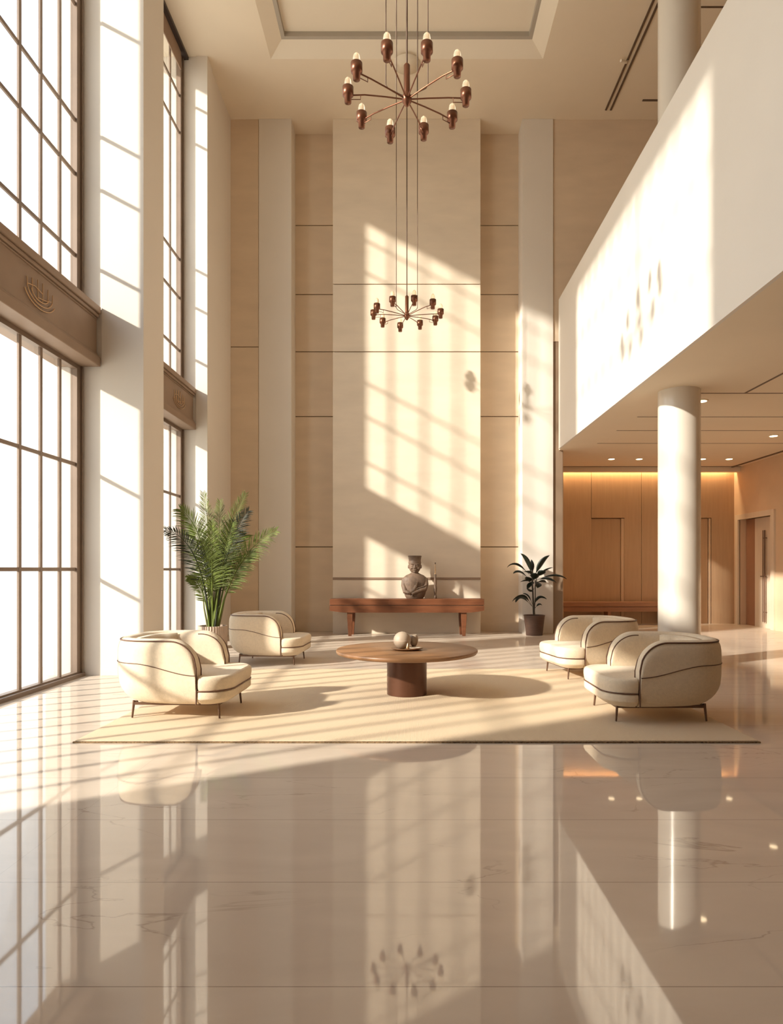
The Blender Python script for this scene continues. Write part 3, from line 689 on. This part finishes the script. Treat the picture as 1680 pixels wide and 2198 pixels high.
# ================================================================== PALM
PX, PY = -3.72, 12.5
t = thing('potted_palm', (PX, PY, 0), 'tall bushy green palm in a pale ribbed pot by the far window', 'plant')
MB().lathe([(0.24, 0.0), (0.272, 0.02), (0.278, 0.42), (0.25, 0.42), (0.245, 0.36)], seg=72, smooth=False, ribs=1, ribd=0.05).build('ribbed_pot', M['pot_pale'], t)
MB().lathe([(0.24, 0.355), (0.245, 0.36), (0.0, 0.375)], seg=32).build('soil', M['soil'], t)
def bez(p0, p1, p2, u): return p0 * (1 - u) ** 2 + p1 * 2 * u * (1 - u) + p2 * u * u
def frond(tip, mid, dtip, m, width, base_dx=0.0, start=0.28, nl=48, upf=0.35, dmid=None):
    base = Vector((base_dx, random.uniform(-0.06, 0.06), 0.36))
    org = Vector((PX, PY, 0))
    T = at(tip[0], tip[1], PY + dtip) - org
    Cc = at(mid[0], mid[1], PY + (dmid if dmid is not None else dtip * 0.35)) - org
    Cc = Cc * 2 - (base + T) * 0.5
    f = MB(); P = [bez(base, Cc, T, i / 24) for i in range(25)]
    f.tube(P, [0.016 * (1 - i / 24) + 0.003 for i in range(25)], 6)
    for i in range(nl):
        u = start + (0.985 - start) * i / (nl - 1)
        c_ = bez(base, Cc, T, u); tg = (bez(base, Cc, T, min(1, u + 0.01)) - bez(base, Cc, T, u - 0.01)).normalized()
        side = tg.cross(Vector((0, -1, 0)) + Vector((0, 0, 0.15))).normalized()
        nrm = side.cross(tg).normalized()
        v = (u - start) / (1 - start)
        ln = width * (0.35 + 0.65 * math.sin(PI * min(1, v * 0.85 + 0.15)) ** 0.8) * (1 - 0.25 * v)
        for sg in (-1, 1):
            jit = random.uniform(-0.12, 0.12)
            dr = (side * sg * (0.86 - 0.35 * v) + tg * (0.52 + 0.5 * v + jit) + nrm * random.uniform(-0.05, 0.30)).normalized()
            l_ = ln * random.uniform(0.88, 1.1); wd = 0.0065 + 0.003 * (1 - v)
            droop = Vector((0, 0, -1)) * l_ * random.uniform(0.10, 0.28)
            wv = tg.cross(dr).cross(dr); 
            wv = (tg - dr * tg.dot(dr)).normalized() * wd
            a0 = c_; a1 = c_ + dr * l_ * 0.4 + droop * 0.12; a2 = c_ + dr * l_ * 0.75 + droop * 0.5; a3 = c_ + dr * l_ + droop
            lift = nrm * 0.004
            f.add([a0 - wv * .4, a0 + wv * .4, a1 - wv, a1 + lift, a1 + wv, a2 - wv * .7, a2 + lift, a2 + wv * .7, a3],
                  [(0, 1, 4, 3), (0, 3, 2), (2, 3, 6, 5), (3, 4, 7, 6), (5, 6, 8), (6, 7, 8)], True)
    f.build('frond', m, t)
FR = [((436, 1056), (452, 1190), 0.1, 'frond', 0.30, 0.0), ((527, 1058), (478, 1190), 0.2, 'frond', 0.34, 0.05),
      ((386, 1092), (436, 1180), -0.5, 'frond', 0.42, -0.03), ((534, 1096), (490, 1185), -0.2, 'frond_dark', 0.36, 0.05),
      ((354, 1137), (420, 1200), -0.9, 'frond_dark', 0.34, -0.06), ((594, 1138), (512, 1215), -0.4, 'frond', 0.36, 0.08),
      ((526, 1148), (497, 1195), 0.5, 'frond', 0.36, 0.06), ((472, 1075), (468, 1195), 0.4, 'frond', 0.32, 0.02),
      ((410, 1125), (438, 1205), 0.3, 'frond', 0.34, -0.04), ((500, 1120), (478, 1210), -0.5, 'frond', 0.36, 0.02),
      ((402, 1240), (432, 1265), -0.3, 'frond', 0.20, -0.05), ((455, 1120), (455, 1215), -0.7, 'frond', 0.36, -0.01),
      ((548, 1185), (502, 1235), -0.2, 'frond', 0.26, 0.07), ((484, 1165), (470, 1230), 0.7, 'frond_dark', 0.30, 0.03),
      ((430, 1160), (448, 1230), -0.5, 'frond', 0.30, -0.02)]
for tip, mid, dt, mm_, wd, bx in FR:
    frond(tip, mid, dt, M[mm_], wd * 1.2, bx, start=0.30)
for bx, tx in ((-0.1, -0.22), (-0.05, -0.10), (0.0, 0.02), (0.05, 0.16), (0.1, 0.28), (0.03, 0.10), (-0.08, -0.05)):
    MB().tube([(bx, 0.03, 0.36), (bx * 1.3 + tx * 0.2, 0.03, 0.75), (tx, 0.05, 1.25)], [0.020, 0.015, 0.010], 8).build('stalk', M['stalk'], t)

# ================================================================== RUBBER PLANT
QX, QY = 2.90, 14.86
t = thing('potted_rubber_plant', (QX, QY, 0), 'dark leaved indoor plant in a tapered brown woven pot by the right pilaster', 'plant')
MB().lathe([(0.0, 0.0), (0.185, 0.0), (0.235, 0.43), (0.245, 0.455), (0.235, 0.46), (0.22, 0.455), (0.21, 0.40)], seg=40).build('woven_pot', M['pot_dark'], t)
MB().lathe([(0.215, 0.395), (0.215, 0.40), (0.0, 0.41)], seg=24).build('soil', M['soil'], t)
m_ = MB().tube([(0, 0, 0.40), (-0.02, 0, 0.7), (-0.03, 0, 0.95), (-0.05, 0, 1.25), (-0.02, 0, 1.6)], [0.028, 0.022, 0.018, 0.015, 0.008], 8)
m_.tube([(0.0, 0, 0.55), (0.02, -0.02, 0.85), (0.02, -0.02, 1.1), (0.06, 0, 1.35)], [0.014, 0.012, 0.011, 0.007], 8)
m_.build('trunk', M['trunk'], t)
def leaf(b0, mid, tip, wd, dy=0.0, dy2=None):
    o3 = Vector((QX, QY, 0))
    a = at(b0[0], b0[1], QY) - o3; c_ = at(mid[0], mid[1], QY + dy * .5) - o3; e = at(tip[0], tip[1], QY + dy) - o3
    c_ = c_ * 2 - (a + e) * 0.5
    f = MB(); n = 12; rows = []
    for i in range(n + 1):
        u = i / n; p = bez(a, c_, e, u); tg = (bez(a, c_, e, min(1, u + .02)) - bez(a, c_, e, max(0, u - .02))).normalized()
        sd = tg.cross(Vector((0.25, 0.45, 0.85))).normalized()
        nn = sd.cross(tg).normalized()
        v = max(0, (u - 0.22) / 0.78); w_ = 1.5 * wd * math.sin(PI * v) ** 0.75 * (1 - 0.25 * v) + 0.004
        rows.append([p - sd * w_ + nn * w_ * .45, p - sd * w_ * .5 + nn * w_ * .12, p, p + sd * w_ * .5 + nn * w_ * .12, p + sd * w_ + nn * w_ * .45])
    vs = [q for r_ in rows for q in r_]; fs = [(i * 5 + j, i * 5 + j + 1, i * 5 + j + 6, i * 5 + j + 5) for i in range(n) for j in range(4)]
    f.add(vs, fs, True); o = f.build('leaf', M['leaf'], t)
    s_ = o.modifiers.new('t', 'SOLIDIFY'); s_.thickness = 0.004
LV = [((1142, 1240), (1132, 1208), (1117, 1188), 0.045, -0.1), ((1146, 1240), (1160, 1212), (1179, 1192), 0.05, -0.1),
      ((1141, 1238), (1140, 1218), (1140, 1201), 0.045, 0.1), ((1138, 1236), (1110, 1213), (1088, 1218), 0.035, -0.2),
      ((1136, 1244), (1117, 1229), (1101, 1231), 0.035, 0.2), ((1150, 1242), (1165, 1228), (1186, 1218), 0.03, 0.1),
      ((1150, 1244), (1188, 1236), (1216, 1243), 0.028, -0.25), ((1150, 1246), (1172, 1243), (1194, 1251), 0.04, -0.2),
      ((1140, 1248), (1128, 1247), (1117, 1249), 0.035, -0.15), ((1144, 1244), (1140, 1255), (1132, 1264), 0.06, -0.25),
      ((1146, 1244), (1152, 1252), (1153, 1262), 0.07, -0.25), ((1142, 1236), (1136, 1230), (1124, 1227), 0.05, -0.3),
      ((1148, 1240), (1160, 1232), (1170, 1226), 0.06, -0.2), ((1150, 1250), (1160, 1249), (1172, 1250), 0.05, 0.15),
      ((1144, 1246), (1146, 1240), (1150, 1230), 0.07, -0.3), ((1138, 1250), (1134, 1246), (1130, 1238), 0.06, -0.2),
      ((1141, 1300), (1122, 1281), (1099, 1291), 0.045, -0.15), ((1142, 1302), (1120, 1284), (1106, 1293), 0.04, 0.1),
      ((1146, 1300), (1156, 1284), (1173, 1286), 0.035, -0.1), ((1142, 1296), (1133, 1280), (1122, 1274), 0.022, 0.1),
      ((1148, 1305), (1156, 1298), (1163, 1299), 0.022, -0.1), ((1146, 1262), (1140, 1270), (1130, 1262), 0.035, -0.1)]
for l_ in LV: leaf(*l_)

# ================================================================== CORRIDOR BENCH
t = thing('wall_bench', (5.45, 17.72, 0), 'long low reddish bench shelf along the panelled wall behind the column', 'bench')
bevel(MB().box(-1.75, 1.75, -0.22, 0.22, 0.50, 0.62).build('seat', M['bench'], t), 0.008)
MB().box(-1.75, 1.75, -0.18, 0.22, 0.36, 0.49).build('apron', M['bench'], t)
for x in (-1.6, 0, 1.6): MB().box(x - 0.04, x + 0.04, -0.16, 0.2, 0, 0.37).build('leg', M['bench'], t)

# ================================================================== LIGHT
w = bpy.data.worlds.new('world'); sc.world = w; w.use_nodes = True
N = w.node_tree.nodes; L = w.node_tree.links; bg = N['Background']
tc = N.new('ShaderNodeTexCoord'); sp = N.new('ShaderNodeSeparateXYZ'); L.new(tc.outputs['Generated'], sp.inputs[0])
cr = N.new('ShaderNodeValToRGB'); cr.color_ramp.elements[0].position = 0.0; cr.color_ramp.elements[0].color = (1, 0.93, 0.81, 1)
cr.color_ramp.elements[1].position = 0.6; cr.color_ramp.elements[1].color = (0.72, 0.84, 1.0, 1)
L.new(sp.outputs['Z'], cr.inputs['Fac']); L.new(cr.outputs[0], bg.inputs['Color']); bg.inputs['Strength'].default_value = 1.85
SX, SY, SZ = 1.0, 0.59, -0.53
l = bpy.data.lights.new('sun', 'SUN'); l.energy = 5.3; l.color = (1.0, 0.905, 0.785); l.angle = math.radians(1.7)
lo = bpy.data.objects.new('sun', l); COL.objects.link(lo); lo.location = (-12, -5, 14)
lo.rotation_euler = Vector((SX, SY, SZ)).to_track_quat('-Z', 'Y').to_euler()

# ================================================================== CAMERA
cam = bpy.data.cameras.new('camera'); co = bpy.data.objects.new('camera', cam); COL.objects.link(co)
co.location = (0, 0, EYE); co.rotation_euler = (PI / 2, 0, 0)
cam.sensor_width = 36; cam.sensor_fit = 'AUTO'; cam.lens = 36 * F / 2198
cam.shift_x = -(VX - 840) / 2198; cam.shift_y = (VY - 1099) / 2198
cam.clip_start = 0.05; cam.clip_end = 200
sc.camera = co

sc.cycles.max_bounces = 12; sc.cycles.diffuse_bounces = 8; sc.cycles.glossy_bounces = 6
sc.cycles.transparent_max_bounces = 12; sc.cycles.transmission_bounces = 8
sc.cycles.sample_clamp_indirect = 6.0; sc.cycles.caustics_reflective = False; sc.cycles.caustics_refractive = False
sc.cycles.use_denoising = True
vs = sc.view_settings; vs.view_transform = 'Standard'; vs.look = 'None'; vs.gamma = 1.0; vs.use_curve_mapping = False
vs.exposure = 0.66
